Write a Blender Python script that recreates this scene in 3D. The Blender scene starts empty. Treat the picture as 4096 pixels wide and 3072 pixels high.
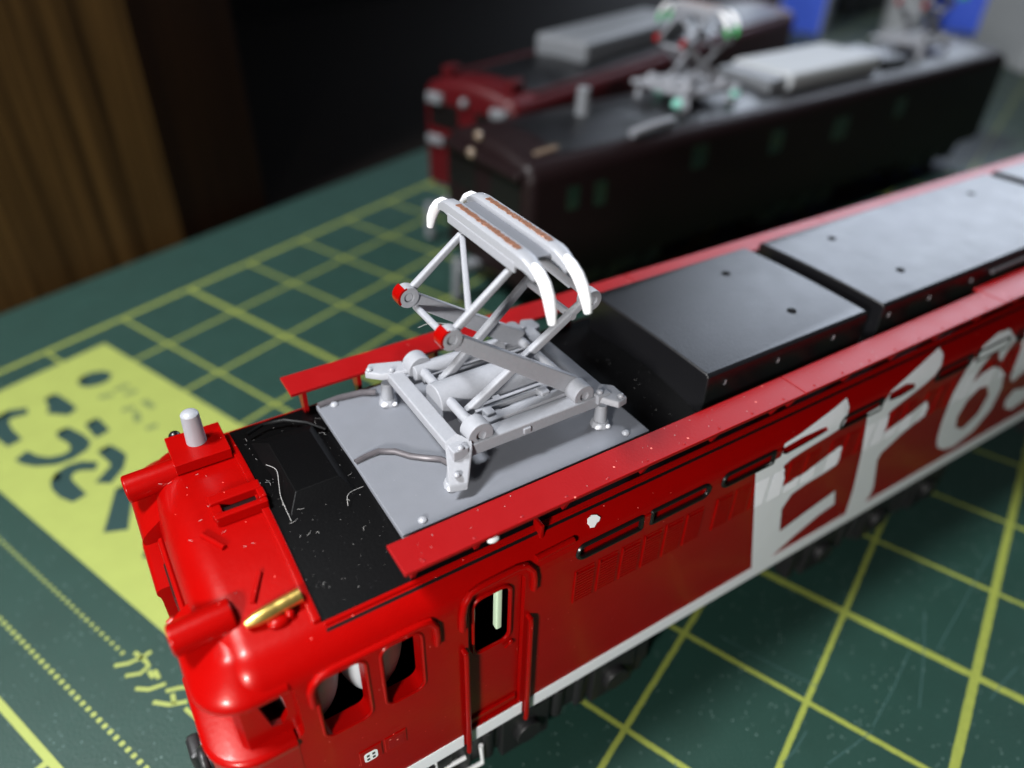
import bpy, bmesh, math, random
from mathutils import Vector, Matrix
from mathutils.geometry import delaunay_2d_cdt

random.seed(7)
S = 0.1                                    # all lengths below are millimetres; 1 Blender unit = 1 cm
scene = bpy.context.scene
COL = scene.collection

# ------------------------------------------------------------------ camera, world, lamps, exposure
CAM = Vector((-11.4949, -20.8926, 51.6368))
ROT = Matrix(((0.8462580610, 0.2982486715, -0.4414691656),
              (-0.5322194933, 0.5110152309, -0.6749858108),
              (0.0242838463, 0.8061706790, 0.5911845152)))
cam_data = bpy.data.cameras.new("camera")
cam = bpy.data.objects.new("camera", cam_data)
COL.objects.link(cam)
cam.matrix_world = Matrix.Translation(CAM * S) @ ROT.to_4x4()
cam_data.sensor_width = 36.0
cam_data.lens = 36.0 * 2966.13 / 4096.0
cam_data.clip_start = 0.05
cam_data.clip_end = 500
cam_data.dof.use_dof = True
cam_data.dof.focus_distance = 4.1
cam_data.dof.aperture_fstop = 0.25
cam_data.dof.aperture_blades = 0
scene.camera = cam

world = bpy.data.worlds.new("World")
scene.world = world
world.use_nodes = True
world.node_tree.nodes["Background"].inputs[0].default_value = (0.75, 0.85, 1.0, 1)
world.node_tree.nodes["Background"].inputs[1].default_value = 0.006

def area(name, loc, target, size, energy, color, size_y=None, spread=180):
    d = bpy.data.lights.new(name, 'AREA')
    d.energy = energy
    d.color = color
    d.size = size * S
    if size_y:
        d.shape = 'RECTANGLE'
        d.size_y = size_y * S
    d.spread = math.radians(spread)
    o = bpy.data.objects.new(name, d)
    COL.objects.link(o)
    o.location = Vector(loc) * S
    o.rotation_euler = (Vector(target) - Vector(loc)).to_track_quat('-Z', 'Y').to_euler()
    return o

area("desk_lamp", (-105, 45, 235), (-5, 12, 20), 48, 14500, (0.96, 0.98, 1.0))
area("side_lamp", (-57, -38, 52), (6, 4, 17), 9, 930, (1.0, 0.98, 0.95))
area("room_lamp", (530, 300, 262), (40, 9, 20), 400, 22500, (0.76, 0.85, 1.0), 240)

scene.view_settings.view_transform = 'Standard'
scene.view_settings.look = 'None'
scene.view_settings.exposure = 0.0
scene.view_settings.gamma = 1.0
scene.view_settings.use_curve_mapping = False
scene.render.engine = 'CYCLES'
scene.cycles.use_denoising = True

# ------------------------------------------------------------------ materials
MATS = {}

def principled(name, color, rough=0.4, metal=0.0, coat=0.0, spec=0.5, noise=0.0, nscale=30.0,
               bump=0.0, bscale=80.0, speck=0.0, speck_scale=60.0, speck_col=(0.6, 0.58, 0.55), rvar=0.0):
    m = bpy.data.materials.new(name)
    m.use_nodes = True
    nt = m.node_tree
    b = nt.nodes["Principled BSDF"]
    b.inputs["Base Color"].default_value = (*color, 1)
    b.inputs["Roughness"].default_value = rough
    b.inputs["Metallic"].default_value = metal
    b.inputs["Specular IOR Level"].default_value = spec
    b.inputs["Coat Weight"].default_value = coat
    b.inputs["Coat Roughness"].default_value = 0.12
    tc = nt.nodes.new("ShaderNodeTexCoord")
    last = None
    if noise > 0:
        n = nt.nodes.new("ShaderNodeTexNoise")
        n.inputs["Scale"].default_value = nscale
        n.inputs["Detail"].default_value = 5
        nt.links.new(tc.outputs["Object"], n.inputs["Vector"])
        mx = nt.nodes.new("ShaderNodeMixRGB")
        mx.inputs[1].default_value = (*[c * (1 - noise) for c in color], 1)
        mx.inputs[2].default_value = (*[min(1, c * (1 + noise)) for c in color], 1)
        nt.links.new(n.outputs["Fac"], mx.inputs[0])
        last = mx.outputs[0]
    if rvar > 0:
        n2 = nt.nodes.new("ShaderNodeTexNoise")
        n2.inputs["Scale"].default_value = 6
        n2.inputs["Detail"].default_value = 6
        nt.links.new(tc.outputs["Object"], n2.inputs["Vector"])
        mr = nt.nodes.new("ShaderNodeMapRange")
        mr.inputs[3].default_value = max(0.02, rough - rvar)
        mr.inputs[4].default_value = rough + rvar
        nt.links.new(n2.outputs["Fac"], mr.inputs[0])
        nt.links.new(mr.outputs[0], b.inputs["Roughness"])
    if speck > 0:                                      # settled dust specks and tiny paint pimples
        v = nt.nodes.new("ShaderNodeTexVoronoi")
        v.inputs["Scale"].default_value = speck_scale
        nt.links.new(tc.outputs["Object"], v.inputs["Vector"])
        lt = nt.nodes.new("ShaderNodeMath"); lt.operation = 'LESS_THAN'
        lt.inputs[1].default_value = 0.16
        nt.links.new(v.outputs["Distance"], lt.inputs[0])
        sp = nt.nodes.new("ShaderNodeSeparateColor")
        nt.links.new(v.outputs["Color"], sp.inputs[0])
        gt = nt.nodes.new("ShaderNodeMath"); gt.operation = 'GREATER_THAN'
        gt.inputs[1].default_value = 1.0 - speck
        nt.links.new(sp.outputs[0], gt.inputs[0])
        mu = nt.nodes.new("ShaderNodeMath"); mu.operation = 'MULTIPLY'
        nt.links.new(lt.outputs[0], mu.inputs[0]); nt.links.new(gt.outputs[0], mu.inputs[1])
        mx2 = nt.nodes.new("ShaderNodeMixRGB")
        mx2.inputs[1].default_value = (*color, 1)
        mx2.inputs[2].default_value = (*speck_col, 1)
        if last is not None:
            nt.links.new(last, mx2.inputs[1])
        nt.links.new(mu.outputs[0], mx2.inputs[0])
        last = mx2.outputs[0]
    if last is not None:
        nt.links.new(last, b.inputs["Base Color"])
    if bump > 0:
        n3 = nt.nodes.new("ShaderNodeTexNoise")
        n3.inputs["Scale"].default_value = bscale
        n3.inputs["Detail"].default_value = 4
        nt.links.new(tc.outputs["Object"], n3.inputs["Vector"])
        bp = nt.nodes.new("ShaderNodeBump")
        bp.inputs["Strength"].default_value = bump
        bp.inputs["Distance"].default_value = 0.01
        nt.links.new(n3.outputs["Fac"], bp.inputs["Height"])
        nt.links.new(bp.outputs[0], b.inputs["Normal"])
    MATS[name] = m
    return m

principled("red_paint", (0.255, 0.0008, 0.0006), 0.30, coat=0.09, spec=0.22, noise=0.08, nscale=8, bump=0.08, bscale=38, speck=0.025, speck_scale=48, speck_col=(0.75, 0.12, 0.1), rvar=0.05)
principled("red_walkway", (0.24, 0.0016, 0.0022), 0.42, spec=0.4, noise=0.05, nscale=6, bump=0.08, bscale=60, speck=0.04, speck_scale=25, speck_col=(0.75, 0.2, 0.16), rvar=0.05)
principled("black_roof", (0.005, 0.005, 0.006), 0.35, bump=0.12, bscale=60, speck=0.05, speck_scale=55, speck_col=(0.07, 0.07, 0.075), rvar=0.05)
principled("black_matte", (0.0012, 0.0012, 0.0014), 0.45, spec=0.12, bump=0.10, bscale=70, speck=0.03, speck_scale=60, speck_col=(0.018, 0.018, 0.02))
principled("black_plastic", (0.012, 0.012, 0.013), 0.45, bump=0.1, bscale=40)
principled("dark_inside", (0.004, 0.004, 0.004), 0.8, spec=0.1)
principled("grey_plate", (0.155, 0.163, 0.185), 0.5, noise=0.06, nscale=12, bump=0.06, bscale=90, speck=0.03, speck_scale=40, speck_col=(0.2, 0.2, 0.22))
principled("silver_paint", (0.275, 0.283, 0.31), 0.5, metal=0.0, noise=0.08, nscale=40, bump=0.18, bscale=60)
principled("silver_light", (0.31, 0.32, 0.35), 0.4, metal=0.1, bump=0.1, bscale=60)
principled("white_paint", (0.80, 0.81, 0.82), 0.4, bump=0.08, bscale=50)
principled("letter_white", (0.84, 0.86, 0.90), 0.45, bump=0.05, bscale=50, noise=0.03, nscale=10)
principled("horn_white", (0.9, 0.9, 0.92), 0.35, bump=0.1, bscale=40)
principled("copper_strip", (0.30, 0.14, 0.085), 0.45, metal=0.55, noise=0.55, nscale=45, bump=0.7, bscale=55)
principled("brass", (0.83, 0.58, 0.16), 0.34, metal=0.96, noise=0.2, nscale=14, bump=0.25, bscale=18)
principled("glue", (0.75, 0.76, 0.8), 0.08, coat=1.0)
principled("cable_grey", (0.13, 0.12, 0.13), 0.3, metal=0.4, noise=0.3, nscale=20)
principled("interior_grey", (0.48, 0.50, 0.52), 0.4, noise=0.1, nscale=6)
principled("gasket_black", (0.006, 0.005, 0.005), 0.3)
principled("dust_pale", (0.40, 0.39, 0.38), 0.8)
principled("dust_pink", (0.7, 0.25, 0.18), 0.7)
principled("brown_paint", (0.011, 0.0058, 0.0064), 0.42, spec=0.18, noise=0.1, nscale=5, bump=0.1, bscale=40, rvar=0.05)
principled("maroon_paint", (0.065, 0.002, 0.004), 0.45, spec=0.35, noise=0.08, nscale=5, bump=0.08, bscale=40)
principled("cream_lens", (0.20, 0.15, 0.11), 0.2, coat=0.6)
principled("pale_green", (0.55, 0.70, 0.50), 0.4)
principled("glass_green", (0.015, 0.034, 0.022), 0.12, coat=0.3)
principled("roof_grey", (0.17, 0.18, 0.195), 0.45)
principled("green_tip", (0.05, 0.42, 0.12), 0.4)
principled("mint", (0.25, 0.60, 0.50), 0.3)
principled("blue_card", (0.06, 0.14, 0.80), 0.45, noise=0.08, nscale=1)
principled("white_card", (0.42, 0.44, 0.46), 0.6, noise=0.04, nscale=1)
principled("dark_card", (0.05, 0.055, 0.06), 0.6)
principled("print_yellow", (0.27, 0.315, 0.075), 0.5, noise=0.10, nscale=4, bump=0.1, bscale=60)
principled("print_green", (0.013, 0.040, 0.038), 0.5, noise=0.1, nscale=8)
principled("print_faint", (0.13, 0.17, 0.06), 0.5)
principled("scratch_pale", (0.035, 0.085, 0.08), 0.6)
principled("table_wood", (0.006, 0.004, 0.003), 0.7, spec=0.1, noise=0.3, nscale=3)

def mat_cutting_mat():
    m = bpy.data.materials.new("mat_green"); m.use_nodes = True
    nt = m.node_tree; N = nt.nodes; L = nt.links
    b = N["Principled BSDF"]
    tc = N.new("ShaderNodeTexCoord")
    nz = N.new("ShaderNodeTexNoise"); nz.inputs["Scale"].default_value = 14; nz.inputs["Detail"].default_value = 3
    L.new(tc.outputs["Object"], nz.inputs["Vector"])
    def math_(op, a, bb=None, c=None):
        n = N.new("ShaderNodeMath"); n.operation = op
        for i, q in enumerate((a, bb, c)):
            if q is None: continue
            if isinstance(q, (int, float)): n.inputs[i].default_value = q
            else: L.new(q, n.inputs[i])
        return n.outputs[0]
    sep = N.new("ShaderNodeSeparateXYZ"); L.new(tc.outputs["Object"], sep.inputs[0])
    wob = math_('MULTIPLY', math_('SUBTRACT', nz.outputs["Fac"], 0.5), 0.012)
    u = math_('ADD', sep.outputs[0], wob); v = math_('ADD', sep.outputs[1], wob)
    def lines(t, period, half):
        d = math_('ABSOLUTE', math_('SUBTRACT', math_('FLOORED_MODULO', math_('ADD', t, period / 2), period), period / 2))
        return math_('LESS_THAN', d, half)
    g = math_('MAXIMUM', math_('MAXIMUM', lines(u, 1.0, 0.021), lines(v, 1.0, 0.021)),
              math_('MAXIMUM', lines(u, 5.0, 0.033), lines(v, 5.0, 0.033)))
    inside = math_('MULTIPLY', math_('LESS_THAN', v, 0.033), math_('MAXIMUM', math_('GREATER_THAN', u, -2.1), math_('MULTIPLY', math_('LESS_THAN', v, -6.2), math_('GREATER_THAN', u, -4.3))))
    g = math_('MULTIPLY', g, inside)
    frame = math_('MULTIPLY', math_('LESS_THAN', math_('ABSOLUTE', v), 0.035), math_('GREATER_THAN', u, -12.0))
    g = math_('MAXIMUM', g, frame)
    n2 = N.new("ShaderNodeTexNoise"); n2.inputs["Scale"].default_value = 2.2; n2.inputs["Detail"].default_value = 6
    L.new(tc.outputs["Object"], n2.inputs["Vector"])
    ramp = N.new("ShaderNodeMixRGB")
    ramp.inputs[1].default_value = (0.0055, 0.028, 0.0195, 1); ramp.inputs[2].default_value = (0.0100, 0.043, 0.0325, 1)
    L.new(n2.outputs["Fac"], ramp.inputs[0])
    # the mat's pebbled surface catches pale specks
    vor = N.new("ShaderNodeTexVoronoi"); vor.inputs["Scale"].default_value = 34
    L.new(tc.outputs["Object"], vor.inputs["Vector"])
    sc = N.new("ShaderNodeSeparateColor"); L.new(vor.outputs["Color"], sc.inputs[0])
    spk = math_('MULTIPLY', math_('LESS_THAN', vor.outputs["Distance"], 0.22), math_('GREATER_THAN', sc.outputs[0], 0.86))
    mx0 = N.new("ShaderNodeMixRGB"); L.new(math_('MULTIPLY', spk, 0.8), mx0.inputs[0]); L.new(ramp.outputs[0], mx0.inputs[1])
    mx0.inputs[2].default_value = (0.13, 0.20, 0.18, 1)
    ink = N.new("ShaderNodeMixRGB")
    ink.inputs[1].default_value = (0.18, 0.22, 0.035, 1); ink.inputs[2].default_value = (0.27, 0.31, 0.055, 1)
    L.new(nz.outputs["Fac"], ink.inputs[0])
    mx = N.new("ShaderNodeMixRGB"); L.new(g, mx.inputs[0]); L.new(mx0.outputs[0], mx.inputs[1]); L.new(ink.outputs[0], mx.inputs[2])
    L.new(mx.outputs[0], b.inputs["Base Color"])
    b.inputs["Roughness"].default_value = 0.5
    b.inputs["Sheen Weight"].default_value = 0.10
    b.inputs["Sheen Roughness"].default_value = 0.45
    b.inputs["Sheen Tint"].default_value = (0.75, 0.88, 1.0, 1)
    nb = N.new("ShaderNodeTexNoise"); nb.inputs["Scale"].default_value = 55; nb.inputs["Detail"].default_value = 5
    L.new(tc.outputs["Object"], nb.inputs["Vector"])
    bp = N.new("ShaderNodeBump"); bp.inputs["Strength"].default_value = 0.35; bp.inputs["Distance"].default_value = 0.012
    L.new(nb.outputs["Fac"], bp.inputs["Height"]); L.new(bp.outputs[0], b.inputs["Normal"])
    MATS["mat_green"] = m

def mat_wood(name, dark, light):
    m = bpy.data.materials.new(name); m.use_nodes = True
    nt = m.node_tree; N = nt.nodes; L = nt.links
    b = N["Principled BSDF"]
    tc = N.new("ShaderNodeTexCoord")
    mp = N.new("ShaderNodeMapping"); mp.inputs["Scale"].default_value = (1.3, 1.3, 0.022)
    L.new(tc.outputs["Object"], mp.inputs[0])
    n1 = N.new("ShaderNodeTexNoise"); n1.inputs["Scale"].default_value = 3.6; n1.inputs["Detail"].default_value = 8; n1.inputs["Roughness"].default_value = 0.78
    L.new(mp.outputs[0], n1.inputs["Vector"])
    cr = N.new("ShaderNodeValToRGB")
    cr.color_ramp.elements[0].position = 0.34; cr.color_ramp.elements[0].color = (*dark, 1)
    cr.color_ramp.elements[1].position = 0.74; cr.color_ramp.elements[1].color = (*light, 1)
    L.new(n1.outputs["Fac"], cr.inputs[0])
    L.new(cr.outputs[0], b.inputs["Base Color"])
    b.inputs["Roughness"].default_value = 0.5
    b.inputs["Specular IOR Level"].default_value = 0.15
    MATS[name] = m

for q in ("red_paint", "red_walkway"):
    MATS[q].node_tree.nodes["Principled BSDF"].inputs["Specular Tint"].default_value = (1.0, 0.55, 0.5, 1) if q == "red_paint" else (1.0, 0.75, 0.8, 1)
mat_cutting_mat()
mat_wood("wood_panel", (0.012, 0.0055, 0.0015), (0.150, 0.080, 0.024))
mat_wood("wood_fade", (0.004, 0.0015, 0.0006), (0.022, 0.009, 0.003))  # the panel's wood in darker colours, for the light fading along it
mat_wood("wood_shade", (0.0010, 0.0006, 0.0004), (0.003, 0.0018, 0.001))  # near-black colours put the shade of the open bay into the wood
MATS["wood_shade"].node_tree.nodes["Principled BSDF"].inputs["Specular IOR Level"].default_value = 0.1
MATS["wood_shade"].node_tree.nodes["Principled BSDF"].inputs["Roughness"].default_value = 0.8

# ------------------------------------------------------------------ mesh helpers
def weighted_normals(me, angle):
    """big faces keep their own normal, only the bevels turn"""
    ca = math.cos(math.radians(angle))
    vf = [[] for _ in me.vertices]
    fn = [(p.normal.copy(), p.area) for p in me.polygons]
    for p in me.polygons:
        for v in p.vertices: vf[v].append(p.index)
    out = [None]*len(me.loops)
    for p in me.polygons:
        n0 = fn[p.index][0]
        for li in p.loop_indices:
            t = Vector((0,0,0))
            for j in vf[me.loops[li].vertex_index]:
                n, a = fn[j]
                if n.dot(n0) > ca: t += n*a
            out[li] = t.normalized() if t.length > 1e-12 else n0
    me.normals_split_custom_set(out)
class MB:
    def __init__(self): self.v = []; self.f = []
    def add(self, vs, fs):
        o = len(self.v); self.v += [Vector(p) for p in vs]; self.f += [tuple(i + o for i in q) for q in fs]; return self
    def box(self, x0, x1, y0, y1, z0, z1):
        return self.add([(x0,y0,z0),(x1,y0,z0),(x1,y1,z0),(x0,y1,z0),(x0,y0,z1),(x1,y0,z1),(x1,y1,z1),(x0,y1,z1)],
                        [(0,3,2,1),(4,5,6,7),(0,1,5,4),(1,2,6,5),(2,3,7,6),(3,0,4,7)])
    def bar(self, p0, p1, w, h, w1=None, h1=None, up=(0,0,1)):
        """a straight bar; w lies across (perpendicular to up), h along up"""
        p0 = Vector(p0); p1 = Vector(p1); d = (p1 - p0).normalized(); side = d.cross(Vector(up)).normalized(); u = side.cross(d).normalized()
        w1 = w if w1 is None else w1; h1 = h if h1 is None else h1
        vs = []
        for p, a, b in ((p0, w, h), (p1, w1, h1)):
            for sx, sy in ((-1,-1),(1,-1),(1,1),(-1,1)): vs.append(p + side*sx*a/2 + u*sy*b/2)
        return self.add(vs, [(0,1,2,3),(7,6,5,4),(0,4,5,1),(1,5,6,2),(2,6,7,3),(3,7,4,0)])
    def cyl(self, p0, p1, r0, r1=None, n=18):
        p0 = Vector(p0); p1 = Vector(p1); r1 = r0 if r1 is None else r1
        d = (p1 - p0).normalized(); a = d.orthogonal().normalized(); b = d.cross(a)
        vs = []
        for p, r in ((p0, r0), (p1, r1)):
            for i in range(n):
                t = 2*math.pi*i/n; vs.append(p + a*math.cos(t)*r + b*math.sin(t)*r)
        fs = [(i, (i+1) % n, n+(i+1) % n, n+i) for i in range(n)] + [tuple(range(n-1,-1,-1)), tuple(range(n, 2*n))]
        return self.add(vs, fs)
    def ring(self, c, axis, ro, ri, length, n=20):
        """a short tube with a bore"""
        c = Vector(c); d = Vector(axis).normalized(); a = d.orthogonal().normalized(); b = d.cross(a)
        vs = []
        for off, r in ((-.5, ro), (.5, ro), (.5, ri), (-.5, ri)):
            for i in range(n):
                t = 2*math.pi*i/n; vs.append(c + d*off*length + a*math.cos(t)*r + b*math.sin(t)*r)
        fs = []
        for k in range(4):
            o0 = k*n; o1 = ((k+1) % 4)*n
            for i in range(n): fs.append((o0+i, o0+(i+1) % n, o1+(i+1) % n, o1+i))
        return self.add(vs, fs)
    def tube(self, path, r, n=8, rs=None):
        path = [Vector(p) for p in path]; vs = []; m = len(path); prev = None
        for i, p in enumerate(path):
            d = (path[min(i+1, m-1)] - path[max(i-1, 0)]).normalized()
            a = d.orthogonal().normalized() if prev is None else (prev - d*prev.dot(d)).normalized()
            prev = a; b = d.cross(a); rr = rs[i] if rs else r
            for k in range(n):
                t = 2*math.pi*k/n; vs.append(p + a*math.cos(t)*rr + b*math.sin(t)*rr)
        fs = [(i*n+k, i*n+(k+1) % n, (i+1)*n+(k+1) % n, (i+1)*n+k) for i in range(m-1) for k in range(n)]
        fs += [tuple(range(n-1,-1,-1)), tuple((m-1)*n+k for k in range(n))]
        return self.add(vs, fs)
    def prism(self, poly, ext):
        n = len(poly); ext = Vector(ext); poly = [Vector(p) for p in poly]
        vs = poly + [p + ext for p in poly]
        return self.add(vs, [tuple(range(n-1,-1,-1)), tuple(range(n, 2*n))] + [(i, (i+1) % n, n+(i+1) % n, n+i) for i in range(n)])
    def sphere(self, c, r, sx=1, sy=1, sz=1, nu=14, nv=9):
        c = Vector(c); vs = [c + Vector((0,0,r*sz))]
        for j in range(1, nv):
            ph = math.pi*j/nv
            for i in range(nu):
                t = 2*math.pi*i/nu; vs.append(c + Vector((r*sx*math.sin(ph)*math.cos(t), r*sy*math.sin(ph)*math.sin(t), r*sz*math.cos(ph))))
        vs.append(c - Vector((0,0,r*sz))); last = len(vs)-1
        fs = [(0, 1+i, 1+(i+1) % nu) for i in range(nu)]
        for j in range(nv-2):
            for i in range(nu): fs.append((1+j*nu+i, 1+(j+1)*nu+i, 1+(j+1)*nu+(i+1) % nu, 1+j*nu+(i+1) % nu))
        fs += [(last, 1+(nv-2)*nu+(i+1) % nu, 1+(nv-2)*nu+i) for i in range(nu)]
        return self.add(vs, fs)
    def mesh(self, name, bevel=0.0, seg=2, angle=35):
        me = bpy.data.meshes.new(name)
        bm = bmesh.new()
        bv = [bm.verts.new(p * S) for p in self.v]
        for q in self.f:
            try: bm.faces.new([bv[i] for i in q])
            except ValueError: pass
        bmesh.ops.recalc_face_normals(bm, faces=bm.faces)
        if bevel > 0:
            ed = [e for e in bm.edges if len(e.link_faces) == 2 and e.calc_face_angle(0) > math.radians(30)]
            bmesh.ops.bevel(bm, geom=ed, offset=bevel*S, segments=seg, profile=0.5, affect='EDGES', clamp_overlap=True)
        bm.to_mesh(me); bm.free()
        me.shade_smooth(); me.set_sharp_from_angle(angle=math.radians(angle))
        if bevel > 0: weighted_normals(me, 46)
        return me
    def build(self, name, mat, parent=None, bevel=0.0, seg=2, angle=35):
        me = self.mesh(name, bevel, seg, angle)
        me.materials.append(MATS[mat])
        return link(name, me, parent)

def link(name, data, parent=None):
    o = bpy.data.objects.new(name, data); COL.objects.link(o)
    if parent is not None: o.parent = parent
    return o
def empty(name, loc=(0,0,0), rz=0.0, parent=None):
    o = bpy.data.objects.new(name, None); o.empty_display_size = 0.2
    COL.objects.link(o); o.location = Vector(loc) * S; o.rotation_euler = (0, 0, math.radians(rz))
    if parent is not None: o.parent = parent
    return o
def tag(o, label, cat=None, kind=None, group=None):
    if label: o["label"] = label
    if cat: o["category"] = cat
    if kind: o["kind"] = kind
    if group: o["group"] = group
    return o
def copy_tree(o, parent=None):
    c = o.copy(); COL.objects.link(c); c.parent = parent
    for ch in list(o.children): copy_tree(ch, c)
    return c
def rounded(x0, x1, z0, z1, r, n=5):
    if isinstance(r, (int, float)): r = (r,)*4
    pts = []
    for (cx, cz, a0, rr) in ((x1-r[0], z0+r[0], -90, r[0]), (x1-r[1], z1-r[1], 0, r[1]), (x0+r[2], z1-r[2], 90, r[2]), (x0+r[3], z0+r[3], 180, r[3])):
        for k in range(n+1):
            a = math.radians(a0 + 90*k/n); pts.append((cx + rr*math.cos(a), cz + rr*math.sin(a)))
    return pts
def inside(pt, poly):
    x, y = pt; c = False; n = len(poly)
    for i in range(n):
        x0, y0 = poly[i]; x1, y1 = poly[(i+1) % n]
        if (y0 > y) != (y1 > y) and x < (x1-x0)*(y-y0)/(y1-y0) + x0: c = not c
    return c
def boolean(target, cutters):
    """cut the cutters out of a mesh object and keep the result as plain mesh data"""
    for c in cutters:
        m = target.modifiers.new("cut", 'BOOLEAN'); m.operation = 'DIFFERENCE'; m.object = c; m.solver = 'EXACT'
        try: m.material_mode = 'TRANSFER'
        except Exception: pass
    bpy.context.view_layer.update()
    dg = bpy.context.evaluated_depsgraph_get()
    me = bpy.data.meshes.new_from_object(target.evaluated_get(dg))
    target.modifiers.clear()
    target.data = me
    me.shade_smooth(); me.set_sharp_from_angle(angle=math.radians(32))
    for c in cutters: bpy.data.objects.remove(c)

# ------------------------------------------------------------------ the body section shared by the three locomotives
W = 18.67; ZB = 6.9; ZS = 20.0; RS = 2.2; CY = W / 2
def roof_z(y, edge=22.2, crown=0.95):
    t = (y - CY) / (CY - RS); return edge + crown * max(0.0, 1 - t*t)
def section(ins=0.0, zb=ZB, w=W, zs=ZS, rs=RS, crown=0.95, inset_bottom=False):
    h = w/2; pts = [(0.0, zb), (0.0, (zb+zs)/2), (0.0, zs)]
    for k in range(1, 9):
        a = math.radians(90*k/8); pts.append((rs - rs*math.cos(a), zs + rs*math.sin(a)))
    for k in range(1, 9):
        y = rs + (h - rs)*k/8; t = (y-h)/(h-rs); pts.append((y, zs + rs + crown*(1-t*t)))
    full = pts + [(w - y, z) for (y, z) in reversed(pts[:-1])]
    top = zs + rs
    out = []
    for y, z in full:
        yy = h + (y-h)*(h-ins)/h
        zz = zb + (z-zb)*(top-zb-ins)/(top-zb)
        out.append((yy, zz))
    return out
def loft_body(x0, x1, r0, r1, **kw):
    rings = []; n = 8
    for k in range(n+1):
        a = math.radians(90*k/n); rings.append((x0 + r0*(1-math.sin(a)), r0*(1-math.cos(a))) )
    rings = [(x0 + r0*(1-math.cos(math.radians(90*k/n))), r0*(1-math.sin(math.radians(90*k/n)))) for k in range(n+1)]
    rings += [(x1 - r1*(1-math.sin(math.radians(90*k/n))), r1*(1-math.cos(math.radians(90*k/n)))) for k in range(n+1)]
    mb = MB(); vs = []; m = None
    for x, ins in rings:
        sec = section(ins, **kw); m = len(sec); vs += [(x, y, z) for y, z in sec]
    fs = []
    for i in range(len(rings)-1):
        for j in range(m-1): fs.append((i*m+j, i*m+j+1, (i+1)*m+j+1, (i+1)*m+j))
        fs.append((i*m+m-1, i*m, (i+1)*m, (i+1)*m+m-1))
    fs += [tuple(range(m)), tuple((len(rings)-1)*m + j for j in reversed(range(m)))]
    return mb.add(vs, fs)
def surf(x, s, off=0.0, zb=ZB, zs=ZS, rs=RS):
    """point on the near body side: s runs up the side and over the shoulder"""
    if s <= zs - zb: return Vector((x, -off, zb + s))
    a = (s - (zs - zb)) / rs
    return Vector((x, rs - (rs+off)*math.cos(a), zs + (rs+off)*math.sin(a)))
def sheet(polys, holes, mapper, step=0.6, name="sheet"):
    """fill 2D outlines with a fine triangulation and lay it on a surface"""
    mb = MB()
    for poly in polys:
        xs = [p[0] for p in poly]; ys = [p[1] for p in poly]
        pts = [Vector(p) for p in poly]; edges = [(i, (i+1) % len(poly)) for i in range(len(poly))]
        for h in holes:
            o = len(pts); pts += [Vector(p) for p in h]; edges += [(o+i, o+(i+1) % len(h)) for i in range(len(h))]
        x = min(xs) + step/2
        while x < max(xs):
            y = min(ys) + step/2
            while y < max(ys):
                if inside((x, y), poly): pts.append(Vector((x, y)))
                y += step
            x += step
        r = delaunay_2d_cdt(pts, edges, [], 0, 1e-5)
        vs, fs = r[0], r[2]
        keep = []
        for q in fs:
            c = (sum(vs[i][0] for i in q)/len(q), sum(vs[i][1] for i in q)/len(q))
            if inside(c, poly) and not any(inside(c, h) for h in holes): keep.append(tuple(q))
        mb.add([mapper(p[0], p[1]) for p in vs], keep)
    return mb

# ------------------------------------------------------------------ the setting: table, cutting mat, cabinet
YAW = 22.171386
MAT_ORG = (0, 79.852, 0)
table = MB().box(-420, 700, -420, 600, -22, -2.05).build("table_top", "table_wood")
tag(table, "dark wooden table top under the cutting mat", kind="structure")

mat_root = empty("cutting_mat", MAT_ORG, YAW)
tag(mat_root, "green cutting mat with yellow grid lines and printed lettering under the locomotives", "cutting mat")
MB().box(-120, 330, -230, 13.3, -2.0, 0.0).build("mat_sheet", "mat_green", mat_root, bevel=0.25)
def flat(poly, z): return [(u, v, z) for u, v in poly]
MB().add(flat([(-34.9,-56),(-14.65,-56),(-14.65,-3.75),(-34.9,-3.75)], 0.012), [(0,1,2,3)]).build("printed_panel", "print_yellow", mat_root)
def stroke(pts, w, z):
    mb = MB(); P = [Vector((p[0], p[1], 0)) for p in pts]
    L_, R_ = [], []
    for i, p in enumerate(P):
        d = (P[min(i+1, len(P)-1)] - P[max(i-1, 0)]).normalized(); n = Vector((-d.y, d.x, 0))*w/2
        L_.append((p.x+n.x, p.y+n.y, z)); R_.append((p.x-n.x, p.y-n.y, z))
    m = len(P); return mb.add(L_+R_, [(i, i+1, m+i+1, m+i) for i in range(m-1)])
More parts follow.
